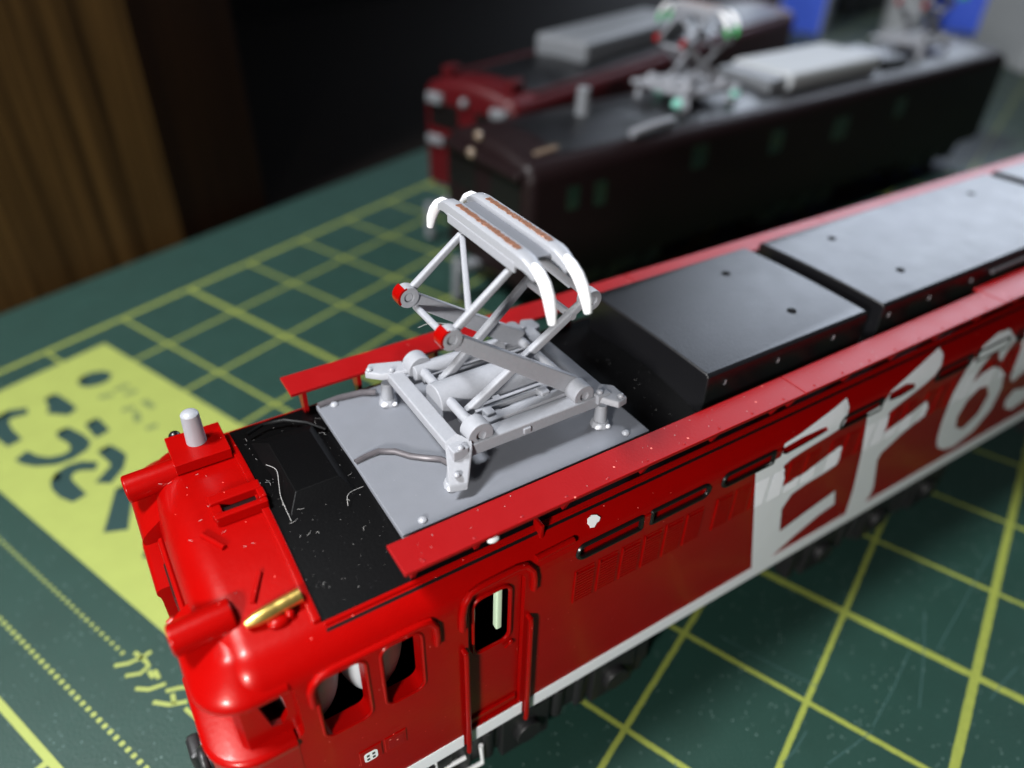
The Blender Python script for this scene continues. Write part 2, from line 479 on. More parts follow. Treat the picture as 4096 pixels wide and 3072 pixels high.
GLYPH = {
'dot': [(-20.69,-9.02),(-19.97,-8.56),(-19.01,-8.72),(-18.2,-9.44),(-18.05,-10.44),(-18.73,-11.09),(-19.66,-11.04),(-20.58,-10.54),(-20.87,-9.7)],
'a': [(-24.68,-9.41),(-23.95,-9.26),(-23.87,-11.96),(-23.99,-13.5),(-24.65,-13.67),(-25.14,-12.82),(-25.73,-11.85),(-25.06,-11.04)],
'b': [(-29.75,-8.63),(-28.42,-8.33),(-27.12,-9.41),(-27.32,-9.97),(-28.9,-9.34),(-29.61,-10.02),(-29.96,-11.52),(-30.14,-13.97),(-31.0,-13.96),(-30.98,-12.12),(-30.68,-10.58)],
'c': [(-26.96,-16.05),(-26.24,-16.01),(-25.97,-18.31),(-26.06,-19.9),(-26.8,-20.6),(-28.28,-20.82),(-29.53,-20.42),(-30.83,-19.05),(-31.35,-17.84),(-31.57,-16.85),(-30.68,-16.51),(-30.52,-17.88),(-29.91,-19.21),(-28.83,-19.92),(-27.82,-19.99),(-27.17,-19.37),(-26.96,-18.15),(-27.13,-16.79)],
'd': [(-24.36,-17.09),(-23.51,-17.01),(-23.86,-19.72),(-24.8,-19.84)],
'e': [(-25.97,-22.23),(-25.12,-22.25),(-25.03,-23.66),(-25.05,-24.72),(-26.18,-26.06),(-28.0,-27.06),(-28.52,-26.2),(-27.6,-25.9),(-26.29,-25.22),(-26.06,-24.46)],
'f': [(-31.04,-22.71),(-30.26,-22.05),(-29.18,-21.93),(-28.22,-22.32),(-27.34,-23.66),(-27.67,-24.1),(-28.62,-23.02),(-29.4,-22.85),(-30.07,-23.32),(-30.32,-23.99),(-30.43,-25.49),(-30.44,-26.77),(-31.28,-26.76),(-31.58,-25.26),(-31.48,-23.78)],
'g': [(-27.97,-28.74),(-27.0,-29.34),(-28.78,-31.49),(-30.56,-33.92),(-31.59,-32.85),(-29.99,-31.12)],
'h': [(-31.2,-38.26),(-29.93,-37.61),(-29.2,-38.41),(-30.43,-39.43)]}
for k, poly in GLYPH.items():
    gl = sheet([poly], [], lambda u, v: (u, v, 0.022), 3.0)
    t = stroke(poly + poly[:2], 0.7, 0.026); gl.add(t.v, t.f)
    gl.build("printed_character", "print_green", mat_root)
for a, b in [((-21.15,-13.58),(-19.89,-14.34)),((-19.34,-13.72),(-17.75,-13.99)),((-19.12,-15.35),(-17.79,-15.75)),((-20.92,-17.72),(-19.78,-18.36)),((-18.47,-17.94),(-18.55,-19.97)),((-20.12,-19.17),(-20.98,-20.93)),((-21.16,-22.67),(-20.01,-22.99))]:
    stroke([a, b], 0.75, 0.022).build("faint_character", "print_faint", mat_root)
KANA = {'ka': [[(-37.3,-46.2),(-37.22,-47.54),(-37.32,-48.13),(-38.07,-48.2),(-38.87,-47.48)],[(-37.33,-47.03),(-36.48,-47.17)],[(-38.88,-46.03),(-38.11,-46.7),(-37.25,-47.01)]],
'tsu': [[(-37.57,-48.52),(-37.71,-49.28)],[(-37.27,-48.81),(-37.49,-49.69)],[(-39.01,-49.03),(-38.46,-49.89),(-37.44,-50.47)]],
'ta': [[(-37.8,-51.01),(-37.05,-51.57),(-36.56,-52.12)],[(-38.86,-51.04),(-38.29,-52.15),(-37.33,-53.01)],[(-37.63,-51.59),(-38.03,-52.39)]],
'bar': [[(-37.76,-53.32),(-37.72,-54.9)],[(-38.85,-55.96),(-38.4,-56.6)]]}
for k, strokes in KANA.items():
    mb = MB()
    for st in strokes:
        t = stroke(st, 0.32, 0.012); mb.add(t.v, t.f)
    mb.build("printed_kana", "print_yellow", mat_root)
mb = MB()
for k in range(48):
    v = -45.5 + k*0.72
    if v < -12: mb.add(flat([(-38.03,v-.14),(-37.72,v-.14),(-37.72,v+.14),(-38.03,v+.14)], .012), [(0,1,2,3)])
tag(mb.build("dotted_line", "print_yellow", mat_root), "dotted yellow line above the kana", kind="stuff")
mb = MB()
for k in range(80):
    v = -60 + k*0.72
    mb.add(flat([(-42.12,v-.17),(-41.76,v-.17),(-41.76,v+.17),(-42.12,v+.17)], .012), [(0,1,2,3)])
tag(mb.build("dotted_line", "print_yellow", mat_root), "dotted yellow line beside the solid border", kind="stuff")
mb = stroke([(-45.5,5),(-45.5,-90)], 0.55, 0.012); t = stroke([(-45.7,-49.2),(-47.6,-49.2)], 0.5, 0.014); mb.add(t.v, t.f)
mb.build("border_line", "print_yellow", mat_root)
for a, b in [((-.59,-95.32),(-9.06,-94.56)),((4.2,-95.45),(-5.45,-97.02)),((-9.39,-94.64),(-13.81,-92.68)),((14.75,-99.02),(.72,-97.08)),((-8.5,-82.43),(-8.27,-90.39)),((-12.28,-90.73),(-15.72,-90.09)),((2.96,-102.58),(-1.48,-101.28)),((-20,-84),(-26,-86.5))]:
    stroke([a, ((a[0]+b[0])/2+random.uniform(-.15,.15), (a[1]+b[1])/2+random.uniform(-.15,.15)), b], 0.07, 0.010).build("knife_scratch", "scratch_pale", mat_root)

cab = empty("wooden_cabinet", MAT_ORG, YAW)
tag(cab, "brown wood-grain cabinet panel behind the mat beside a dark open bay", "cabinet")
MB().box(-260, 10.5, 16.5, 36, -2, 330).build("side_panel", "wood_panel", cab, bevel=0.1)
MB().box(10.6, 27, 16.8, 36, -2, 330).build("fade_board", "wood_fade", cab, bevel=0.1)  # added board whose darker colour stands in for the light falling off
MB().box(27.2, 420, 150, 160, -2, 330).build("back_panel", "wood_shade", cab)
MB().box(27.0, 420, 17.5, 160, 150, 165).build("bay_cover", "wood_shade", cab, bevel=0.5)  # out-of-view cover added over the bay to keep it dark
MB().box(25.5, 26.8, 36.2, 150, -2, 150).build("partition_panel", "wood_shade", cab)

# ------------------------------------------------------------------ the red locomotive
red = empty("red_locomotive", (CY, CY, 0))
RO = Vector((CY, CY, 0))
tag(red, "bright red model electric locomotive with raised silver pantograph and large white EF65 lettering", "model locomotive")
class LMB(MB):                                         # same coordinates as measured, re-based on the locomotive's root
    def mesh(self, *a, **k):
        self.v = [p - RO for p in self.v]; return super().mesh(*a, **k)
X0, X1 = -12.25, 97.0
shell = LMB(); t = loft_body(X0, X1, 2.0, 1.7); shell.add(t.v, t.f)
body = shell.build("body_shell", "red_paint", red, angle=32)
body.parent = None; body.location = RO*S
cut = []
t = loft_body(X0+1.0, X1-1.0, 0.4, 0.4, w=W-1.8, zs=ZS-0.4, rs=1.6)
inner = MB(); inner.add([(p.x, p.y+0.9, p.z-2.0 if p.z < 10 else p.z-0.6) for p in t.v], t.f); cut.append(inner.build("cutter", "dark_inside"))
def side_cut(pts, y0, y1): 
    c = MB().prism([(x, y0, z) for x, z in pts], (0, y1-y0, 0)).build("cutter", "red_paint"); cut.append(c)
side_cut(rounded(-8.15, -5.85, 15.3, 20.0, (0.5,0.35,0.7,0.3)), -1, 20)          # two cab windows
side_cut(rounded(-4.85, -2.85, 15.3, 20.05, (0.6,0.3,0.6,0.3)), -1, 20)
side_cut(rounded(-0.12, 3.42, 8.3, 20.6, (0.05,0.6,0.6,0.05)), -1, 20)           # door opening
side_cut(rounded(-13.2, -9.15, 16.4, 20.35, (0.5,0.2,0.3,0.3)), -1, 0.55)        # wrap-round windscreen recess, near corner
side_cut(rounded(-13.2, -9.15, 16.4, 20.35, (0.5,0.2,0.3,0.3)), W-0.55, 20)
cut.append(MB().prism([(-14, y, z) for y, z in rounded(-1, 6.1, 16.4, 20.35, 0.3)], (2.1,0,0)).build("cutter", "red_paint"))
cut.append(MB().prism([(-14, y, z) for y, z in rounded(12.57, 20, 16.4, 20.35, 0.3)], (2.1,0,0)).build("cutter", "red_paint"))
cut.append(MB().prism([(-14, y, z) for y, z in rounded(6.3, 12.4, 6, 20.9, 0.4)], (1.9,0,0)).build("cutter", "red_paint"))   # gangway recess
side_cut([(-10.8,19.45),(-9.72,19.6),(-9.6,17.95),(-9.95,17.35),(-10.45,17.5)], 0.2, 2.6)      # quarter-light hole
for cx in (11.8, 22.9, 34.0, 45.1, 56.2):                                           # slots for the light windows
    side_cut(rounded(cx-5.0, cx+5.0, 19.5, 20.45, 0.46), -0.4, 0.22)
boolean(body, cut)
body.parent = red; body.location = (0,0,0)

# cab nose
def plan_loft(levels, xf, xb, y1, r, flip, y0=0.0):
    """a nose piece: the plan outline of the corner stacked over heights, each with its inset"""
    n = 9; vs = []; fs = []
    for z, ins in levels:
        loop = [(xb, y0+ins)] + [(xf+r-(r-ins)*math.sin(math.radians(90*k/n)), y0+r-(r-ins)*math.cos(math.radians(90*k/n))) for k in range(n+1)] + [(xf+ins, y1), (xb, y1)]
        m = len(loop); vs += [(x, W-y if flip else y, z) for x, y in loop]
    for i in range(len(levels)-1):
        for j in range(m): fs.append((i*m+j, i*m+(j+1) % m, (i+1)*m+(j+1) % m, (i+1)*m+j))
    fs += [tuple(range(m)), tuple((len(levels)-1)*m+j for j in reversed(range(m)))]
    return LMB().add(vs, fs)
for flip in (False, True):
    plan_loft([(20.15,.2),(20.2,.05),(20.32,-.03),(20.55,-.03),(20.75,.08),(21.0,.32),(21.4,.85),(21.75,1.35),(22.0,1.75)], -13.2, -9.35, 6.2, 2.3, flip).build("visor", "red_paint", red, angle=50)
    plan_loft([(7.4,.35),(7.8,.1),(9,0),(15.6,0),(15.9,-.04),(16.1,-.14),(16.3,-.16),(16.45,-.08),(16.55,.15)], -13.4, -9.6, 6.2, 2.2, flip, -0.03).build("front_panel", "red_paint", red, angle=50)
for yc in (3.75, 14.92):
    m = LMB(); m.cyl((-13.25, yc, 22.35), (-10.4, yc, 22.45), 0.8, n=24); p = m.build("headlight_pod", "red_paint", red, bevel=0.14)
    LMB().cyl((-13.24, yc, 22.55), (-13.0, yc, 22.55), 0.55, n=20).build("lens", "cream_lens", p)
m = LMB().box(-12.55, -12.2, 6.6, 12.1, 7.8, 20.8); gd = m.build("gangway_door", "red_paint", red, bevel=0.15)
LMB().box(-12.65, -12.5, 8.0, 10.7, 15.8, 20.2).build("door_pane", "gasket_black", gd, bevel=0.1)
LMB().tube([(-12.9,6.45,16.0),(-13.15,6.45,16.1),(-13.15,6.45,20.6),(-12.9,6.45,20.7)], 0.13).build("grab_rail", "red_paint", red)

# roof skin, lips
def roof_strip(x0, x1, y0, y1, dz, nx=2, ny=14):
    mb = LMB(); vs = []
    def zz(y):
        if y < RS: return ZS + math.sqrt(max(0, RS*RS - (RS-y)**2))
        if y > W-RS: return ZS + math.sqrt(max(0, RS*RS - (y-W+RS)**2))
        return roof_z(y)
    for i in range(nx+1):
        for j in range(ny+1):
            y = y0 + (y1-y0)*j/ny; vs.append((x0+(x1-x0)*i/nx, y, zz(y)+dz))
    n = len(vs)
    vs += [(p[0], p[1], p[2]-dz-0.25) for p in vs]
    fs = []
    for i in range(nx):
        for j in range(ny):
            a = i*(ny+1)+j; fs.append((a, a+1, a+ny+2, a+ny+1)); fs.append((n+a, n+a+ny+1, n+a+ny+2, n+a+1))
    for j in range(ny):
        fs.append((j, n+j, n+j+1, j+1)); a = nx*(ny+1)+j; fs.append((a, a+1, n+a+1, n+a))
    for i in range(nx):
        a = i*(ny+1); b = a+ny+1; fs.append((a, b, n+b, n+a)); a += ny; b += ny; fs.append((a, n+a, n+b, b))
    return mb.add(vs, fs)
roof = roof_strip(-7.05, 95, 1.45, W-1.45, 0.05).build("roof_skin", "black_matte", red, angle=30)
roof_strip(-7.45, -7.05, 1.5, W-1.5, 0.22).build("roof_lip", "red_paint", red, bevel=0.06)
for y0, y1 in ((1.22, 1.42), (W-1.42, W-1.22)):
    roof_strip(-7.0, 95, y0, y1, 0.10, ny=2).build("gutter_strip", "red_paint", red, bevel=0.04)
for y0, y1 in ((0.98, 1.12), (W-1.12, W-0.98)):
    roof_strip(-7.0, 95, y0, y1, 0.012, ny=2).build("gutter_groove", "gasket_black", red)
# low faceted hatch in front of the pantograph plate
m = LMB(); m.add([(-6.3,7.6,23.1),(-2.6,7.6,23.1),(-2.6,14.6,22.95),(-6.3,14.6,22.95),(-5.6,8.6,23.75),(-3.2,8.6,23.75),(-3.2,13.2,23.65),(-5.6,13.2,23.65)],
      [(0,1,5,4),(1,2,6,5),(2,3,7,6),(3,0,4,7),(4,5,6,7)])
m.build("roof_hatch", "black_matte", red, bevel=0.05)
m = LMB(); m.tube([(-6.3,15.5,22.95),(-5.2,16.0,22.9),(-4.0,15.7,22.95),(-2.9,14.6,23.05),(-2.2,13.3,23.15)], 0.12).build("roof_conduit", "black_matte", red)

# cab roof fittings
LMB().box(-10.55, -7.5, 14.15, 16.95, 22.75, 23.42).build("aerial_plate", "red_paint", red, bevel=0.05)
LMB().cyl((-9.0,15.8,23.3),(-8.97,15.8,25.35),0.56,0.5,n=24).sphere((-8.97,15.8,25.33),0.5,1,1,0.5,nu=24).build("aerial_post", "silver_light", red)
LMB().sphere((-9.95,17.35,23.0),0.36).build("rivet_ball", "gasket_black", red)
m = LMB().box(-9.7,-7.0,9.9,10.6,22.9,23.75).box(-9.7,-7.0,8.7,9.1,22.9,23.75).box(-7.35,-6.95,9.1,9.9,22.9,23.78).box(-9.75,-9.2,9.1,9.9,22.9,23.6)
m.build("whistle_bracket", "red_paint", red, bevel=0.08)
LMB().box(-9.2,-7.35,9.1,9.9,22.9,23.26).build("bracket_well", "gasket_black", red)
LMB().tube([(-10.5,8.6,23.2),(-9.75,7.25,23.13)], 0.16, n=10).build("roof_rib", "red_paint", red)
LMB().tube([(-8.7,5.1,22.86),(-9.5,3.7,22.62)], 0.13, n=10).build("roof_rib", "red_paint", red)
m = LMB().tube([(-10.14,2.62,22.68),(-9.7,2.67,22.7),(-9.0,2.74,22.72),(-8.75,2.77,22.72),(-8.6,2.79,22.73),(-7.48,2.9,22.78)], 0.3, n=16, rs=[.18,.32,.37,.35,.36,.36])
tag(m.build("air_whistle", "brass", red), "brass air whistle on the cab roof")
LMB().sphere((-8.75,2.3,22.35),0.42,1.3,.8,.6).sphere((-8.2,2.4,22.4),.25).build("glue_blob", "red_paint", red)

# walkways on both roof edges with their brackets
def board(x0, x1, y0, y1): return LMB().box(x0, x1, y0, y1, 23.97, 24.2)
for k, (x0, x1) in enumerate(((-3.2, 24.35), (24.42, 47.0), (47.07, 94))):
    nb = board(x0, x1, 0.32, 2.4 if k < 2 else 2.9); near = nb.build("walkway_board", "red_walkway", red, bevel=0.05)
    far = board(x0, x1, W-2.4, W-0.32).build("walkway_board", "red_walkway", red, bevel=0.05)
    bm_ = None
    for bx in ((-2.3, 1.3, 6.85, 12.4, 18.0, 23.3) if k == 0 else (24.9, 30.5, 35.7, 41.0, 46.4) if k == 1 else (52, 57.5, 63, 68.5, 74)):
        m = LMB().prism([(bx-.14, .5, 24.05), (bx-.14, 2.1, 24.05), (bx-.14, 2.1, 22.2), (bx-.14, 1.55, 22.1), (bx-.14,1.2,22.9), (bx-.14,.55,23.75)], (.28,0,0)); m.build("bracket", "red_walkway", near, bevel=0.03)
        m = LMB().prism([(bx-.14, W-.5, 24.05), (bx-.14, W-2.1, 24.05), (bx-.14, W-2.1, 22.2), (bx-.14, W-1.55, 22.1), (bx-.14,W-1.2,22.9), (bx-.14,W-.55,23.75)], (.28,0,0)); m.build("bracket", "red_walkway", far, bevel=0.03)
    m = LMB()
    for i in range(int((x1-x0)/2.75)):
        m.sphere((x0+1.1+i*2.75, 0.62, 24.2), 0.09, 1, 1, .6, nu=8, nv=5)
    tag(m.build("rivet_row", "red_walkway", near), "rivets along the walkway board", kind="stuff")
m = LMB().box(4.75,5.0,0.75,1.5,21.6,22.6); m.build("gutter_step", "red_paint", red, bevel=0.06)

# pantograph plate
plate = LMB().box(-2.0, 14.2, 3.2, 15.5, 23.05, 23.42).build("pantograph_plate", "grey_plate", red, bevel=0.06)
for x, y in ((-.67,3.62),(12.8,3.75),(-1.0,15.0),(12.6,15.0)):
    m = LMB().sphere((x,y,23.42),.26,1,1,.7); m.build("screw_head", "silver_light", plate)
LMB().tube([(-1.95,9.4,23.5),(-1.2,9.5,23.55),(-.5,9.5,23.6),(.3,9.0,23.6),(.9,8.2,23.58),(1.6,7.6,23.58),(2.2,7.1,23.62),(2.5,6.3,23.7)], 0.17, n=10).build("air_pipe", "cable_grey", plate)
LMB().tube([(-1.9,15.3,23.5),(-.6,15.35,23.55),(.8,15.1,23.6),(1.6,14.6,23.7)], 0.2, n=10).build("air_pipe", "cable_grey", plate)

# ------------------------------------------------------------------ the pantograph (a part with sub-parts)
def make_pantograph(parent, loc):
    pr = empty("pantograph", (0,0,0), 0, parent)
    pr.location = Vector(loc)*S
    O = Vector((7.25, CY, 23.42))
    class PMB(MB):
        def mesh(self, *a, **k):
            self.v = [p - O for p in self.v]; return super().mesh(*a, **k)
    SV = "silver_paint"
    for x, y in ((1.95,5.1),(1.95,13.56),(11.95,5.2),(11.95,13.46)):       # feet
        PMB().cyl((x,y,23.42),(x,y,23.8),.62,.5,n=8).cyl((x,y,23.8),(x,y,24.95),.42,.34,n=12).build("insulator_foot", "silver_light", pr, bevel=.05)
        PMB().sphere((x-.35,y-.35,23.6),.22,1.2,.8,.7).sphere((x+.2,y-.5,23.55),.18,1,1,.7).build("glue_drop", "glue", pr)
    for y in (5.65, 13.01):                                                # long bars
        PMB().bar((2.5,y,25.3),(11.7,y,25.3),1.05,.85).build("base_bar", SV, pr, bevel=.12)
    for y in (6.55, 12.1):
        PMB().bar((3.6,y,25.55),(10.9,y,25.55),.7,.6).build("base_rail", SV, pr, bevel=.08)
    for x in (2.35, 11.85):
        PMB().bar((x,4.9,25.55),(x,13.76,25.55),.95,.65).build("cross_bar", SV, pr, bevel=.1)
    PMB().box(4.0,10.2,6.9,8.5,24.75,25.05).build("tray_plate", SV, pr, bevel=.05)
    PMB().box(4.0,10.2,11.0,11.9,24.75,25.05).build("tray_plate", SV, pr, bevel=.05)
    arch = [(0,10.95),(0,0)]
    prof = [(8.55,24.7),(8.55,25.75)] + [(9.6-1.05*math.cos(math.radians(a)), 25.75+.95*math.sin(math.radians(a))) for a in range(15,180,15)] + [(10.65,25.75),(10.65,24.7)]
    PMB().prism([(3.15,y,z) for y,z in prof], (6.4,0,0)).build("spring_cover", SV, pr, bevel=.08)
    for y, x0, x1, z in ((7.35,4.6,10.4,25.75),(8.0,5.4,11.4,25.5),(11.3,4.4,10.6,25.8)):
        PMB().bar((x0,y,z),(x1,y,z),.26,.34).build("link_rod", SV, pr, bevel=.06)
    for x, y in ((5.2,6.9),(8.9,7.0),(5.6,11.6),(9.6,7.7)):
        PMB().box(x-.3,x+.3,y-.35,y+.35,25.1,26.05).build("spring_lug", SV, pr, bevel=.1)
    PMB().bar((6.6,5.0,25.3),(6.6,13.6,25.3),.5,.4).build("cross_bar", SV, pr, bevel=.08)
    PMB().cyl((3.2,12.35,25.9),(9.4,12.35,25.9),.5,n=16).build("damper", SV, pr, bevel=.08)
    # corner brackets with bolts
    near_f = [(1.0,3.95,24.25),(1.95,3.75,24.05),(3.15,5.2,25.9),(2.7,5.9,26.15),(1.75,5.55,26.0)]
    def bracket(pts, bolts):
        b = PMB().prism(pts, (0.05,0.12,.4)).build("corner_bracket", SV, pr, bevel=.09)
        for c in bolts: PMB().sphere(c,.2,1,1,.8).build("bolt", "silver_light", b)
    bracket([(1.15,4.1,24.0),(2.15,3.85,23.95),(3.1,5.0,25.55),(2.6,5.9,25.75),(1.8,5.7,25.65)], [(2.35,5.0,25.95),(1.75,4.35,24.85)])
    bracket([(.75,13.9,25.45),(1.5,13.1,25.5),(3.0,12.6,25.6),(3.1,13.7,25.6),(1.3,14.6,25.45)], [(2.2,13.2,25.98),(1.1,14.0,25.9)])
    bracket([(11.4,5.0,25.4),(12.2,4.0,25.3),(13.0,4.2,25.25),(12.9,5.4,25.4),(12.0,6.0,25.5)], [(11.7,5.2,25.95),(12.7,4.5,25.75)])
    bracket([(11.4,13.6,25.4),(12.0,12.7,25.5),(12.9,13.2,25.4),(13.0,14.3,25.25),(12.2,14.5,25.3)], [(11.7,13.4,25.9)])
    for x, r in ((3.75,.78),(10.6,.70)):                                   # bearings
        for y in (5.75, 12.9):
            b = PMB().ring((x,y,26.0),(0,1,0),r,.27,1.0,n=24).build("bearing", SV, pr, bevel=.05)
            PMB().cyl((x,y-.35,26.0),(x,y+.35,26.0),.26,n=14).build("shaft_end", "silver_light", b)
    PMB().cyl((3.75,6.0,26.0),(3.75,12.7,26.0),.3,n=12).build("main_shaft", SV, pr)
    PMB().cyl((10.6,6.0,26.0),(10.6,12.7,26.0),.3,n=12).build("main_shaft", SV, pr)
    yn, yf = 6.9, 11.76
    for y0, y1 in ((6.45, yn), (12.2, yf)):
        PMB().bar((10.6,y0,26.1),(3.15,y1,31.35),.5,1.15,.45,.8).build("lower_arm", SV, pr, bevel=.09)
    for y0, y1 in ((7.75, yn+.15), (10.95, yf-.15)):
        PMB().bar((4.3,y0,25.7),(11.35,y1,31.15),.5,.56,.42,.5).build("lower_arm", SV, pr, bevel=.12)
    PMB().cyl((3.35,yn,30.75),(3.35,yf,30.75),.2,n=10).build("tie_rod", SV, pr)
    PMB().cyl((10.6,yn,30.45),(10.6,yf,30.45),.22,n=10).build("tie_rod", SV, pr)
    for x, z in ((2.85,31.6),(11.6,31.35)):                                # knees
        for y in (yn, yf):
            k = PMB().ring((x,y,z),(0,1,0),.62,.26,.72,n=22).build("knee_joint", SV, pr, bevel=.06)
            PMB().cyl((x,y-.25,z),(x,y+.3,z),.24,n=12).build("joint_pin", "silver_light", k)
            if x < 5:
                vs = []; n = 9
                mb = PMB()
                for j, yy in enumerate((y-.40, y+.40)):
                    for i in range(n):
                        a = math.radians(112 + 100*i/(n-1)); 
                        vs.append((x+.665*math.cos(a), yy, z+.665*math.sin(a)))
                mb.add(vs, [(i,i+1,n+i+1,n+i) for i in range(n-1)]).build("red_mark", "red_paint", k)
                mb = PMB(); vs = []
                for yy in (y-.37,):
                    for i in range(n):
                        a = math.radians(100 + 110*i/(n-1)); vs += [(x+.66*math.cos(a), yy, z+.66*math.sin(a)), (x+.53*math.cos(a), yy, z+.53*math.sin(a))]
                mb.add(vs, [(2*i,2*i+2,2*i+3,2*i+1) for i in range(n-1)]).build("red_mark", "red_paint", k)
    for xk, zk, xt, sgn in ((2.95,31.75,6.75,1),(11.5,31.5,8.15,-1)):      # upper frames
        for y in (yn, yf):
            PMB().bar((xk,y,zk),(xt,y,34.75),.40,.42,.36,.38).build("upper_arm", SV, pr, bevel=.11)
        PMB().bar((xt-.45*sgn,yf-.1,34.35),(xk+1.1*sgn,yn+.1,zk+.9),.34,.36).build("diagonal_brace", SV, pr, bevel=.1)
        PMB().cyl((xt,yn-.3,34.8),(xt,yf+.3,34.8),.22,n=10).build("top_tube", SV, pr)
    # collector head: two strips, side plates, wear strips, horns
    for x in (6.45, 8.3):
        n = 22; y0, y1 = 4.5, 14.15; vs = []; fs = []
        for i in range(n+1):
            t = i/n; y = y0+(y1-y0)*t; e = max(0, abs(t-.5)-.36)/.14; z = 35.75-.45*e*e; h = .62-.25*e
            for dx, dz in ((-.42,-h),(.42,-h),(.42,0),(.25,.10),(-.25,.10),(-.42,0)): vs.append((x+dx*(1-.25*e), y, z+dz))
        for i in range(n):
            for j in range(6): fs.append((i*6+j, i*6+(j+1)%6, (i+1)*6+(j+1)%6, (i+1)*6+j))
        fs += [tuple(range(6)), tuple(n*6+j for j in reversed(range(6)))]
        PMB().add(vs, fs).build("collector_strip", "silver_light", pr, angle=40)
        vs = []; fs = []; rnd = random.Random(3)
        m = 46
        for i in range(m+1):
            y = 6.2+6.1*i/m; q = rnd.uniform(-.05,.05); q2 = rnd.uniform(-.05,.05); zz = 35.87+rnd.uniform(-.015,.03)
            vs += [(x-.20+q,y,35.80),(x-.15+q,y,zz),(x+.15+q2,y,zz),(x+.20+q2,y,35.80)]
        for i in range(m):
            for j in range(3): fs.append((i*4+j,i*4+j+1,(i+1)*4+j+1,(i+1)*4+j))
        PMB().add(vs, fs).build("wear_strip", "copper_strip", pr, angle=20)
        sg = -1 if x < 7 else 1
        for ye, s in ((4.5,-1),(14.15,1)):
            PMB().tube([(x,ye-s*.5,35.45),(x,ye,35.32),(x+.02*sg,ye+s*.55,35.0),(x+.06*sg,ye+s*.95,34.55),(x+.1*sg,ye+s*1.25,34.0),(x+.12*sg,ye+s*1.45,33.35)], .3, n=12, rs=[.24,.30,.31,.31,.29,.2]).build("horn", "horn_white", pr)
    PMB().box(6.85,7.9,5.6,13.1,35.3,35.5).build("head_plate", "grey_plate", pr, bevel=.04)
    for y in (6.6, 9.33, 12.0):
        PMB().box(6.1,8.65,y-.3,y+.3,34.85,35.25).build("head_bracket", SV, pr, bevel=.06)
    PMB().box(6.0,6.15,6.0,12.8,34.75,35.3).build("side_plate", SV, pr, bevel=.04)
    return pr
panto = make_pantograph(red, Vector((7.25, CY, 23.42)) - RO)

# roof equipment boxes
def roof_box(x0, x1):
    n = 12; prof = [(3.4,22.6),(3.4,25.3)]
    prof += [(3.4+.28*(1-math.cos(math.radians(a))), 25.3+.32*math.sin(math.radians(a))) for a in (30,60,90)]
    for i in range(1, n):
        y = 3.68+(W-7.36)*i/n; t = (y-CY)/(CY-3.68); prof.append((y, 25.62+.12*(1-t*t)))
    prof += [(W-p[0], p[1]) for p in reversed(prof[:5])]
    m = LMB().prism([(x0,y,z) for y,z in prof], (x1-x0,0,0)); return m.build("roof_box", "black_roof", red, bevel=0.2, seg=3, angle=28)
b1 = roof_box(18.7, 34.1); b2 = roof_box(35.9, 68.5); b3 = roof_box(70.0, 90.0)
for b, pts in ((b1, [(29.3,6.2),(29.3,12.5)]), (b2, [(41.6,6.2),(41.6,12.6),(61.7,6.2),(61.7,12.6)])):
    for x, y in pts:
        t = (y-CY)/(CY-3.9); LMB().cyl((x,y,25.64+.12*(1-t*t)),(x,y,25.66+.12*(1-t*t)),.33,n=16).build("bolt_hole", "dark_inside", b)
for b, xs in ((b1, (20.2,25.0,30.5)), (b2, (36.6,41.5,47.0))):
    for x in xs: LMB().tube([(x,3.38,24.5),(x+.05,3.31,24.6),(x+.1,3.35,24.85)], .07).build("clip", "cable_grey", b)
LMB().tube([(49.5,3.15,24.9),(61,3.15,24.9)], .17).build("roof_conduit", "cable_grey", red)

# side: door, windows, drip rails, hand rails
doorp = rounded(-0.08, 3.38, 8.3, 20.55, (0.05,0.55,0.55,0.05)); dwin = rounded(0.45, 2.55, 15.3, 19.75, 0.5)
door = sheet([doorp], [dwin], lambda x, z: (x-RO.x, 0.34-RO.y, z), 3.0).build("cab_door", "red_paint", red)
far_door = sheet([doorp], [dwin], lambda x, z: (x-RO.x, W-0.34-RO.y, z), 3.0).build("cab_door", "red_paint", red)
def frame_tube(pts, y, r, name, parent, mat="red_paint"):
    return LMB().tube([(x, y, z) for x, z in pts] , r, n=8).build(name, mat, parent)
rim = rounded(0.32, 2.68, 15.15, 19.9, 0.6); frame_tube(rim+[rim[0]], 0.30, .13, "door_window_rim", door)
LMB().sphere((2.8,.26,14.6),.2,.9,.6,1.2).tube([(2.75,.25,14.6),(2.35,.2,14.45)], .08).build("door_handle", "red_paint", door)
LMB().box(0.0,3.3,.16,.4,8.3,9.0).build("door_step", "red_paint", door, bevel=.1)
def drip(pts): LMB().tube([surf(x, s-ZB, 0.10) for x, s in pts], .2, n=10).build("drip_rail", "red_paint", red)
drip([(-8.5,18.6),(-8.5,19.6),(-8.35,20.1),(-8.0,20.4),(-7.4,20.5),(-5,20.5),(-2.9,20.55),(-2.3,20.45),(-2.0,20.0),(-1.95,19.3),(-1.97,18.5)])
drip([(-.5,18.6),(-.48,19.8),(-.3,20.5),(.1,20.9),(.7,21.0),(2.9,21.05),(3.5,20.95),(3.85,20.5),(3.92,19.9),(3.92,19.0)])
drip([(4.15,21.05),(6.6,21.1)])
for wx0, wx1 in ((-8.15,-5.85),(-4.85,-2.85)):
    r = rounded(wx0-.12, wx1+.12, 15.15, 20.1, .6); frame_tube(r+[r[0]], 0.02, .10, "window_frame", red)
for hx, zt in ((-0.42,16.6),(3.72,16.7)):
    LMB().tube([(hx,.05,zt+.05),(hx,-.28,zt),(hx+.02,-.3,zt-.3),(hx+.1,-.3,6.9),(hx+.1,-.25,6.4)], .16, n=10).build("hand_rail", "red_paint", red)

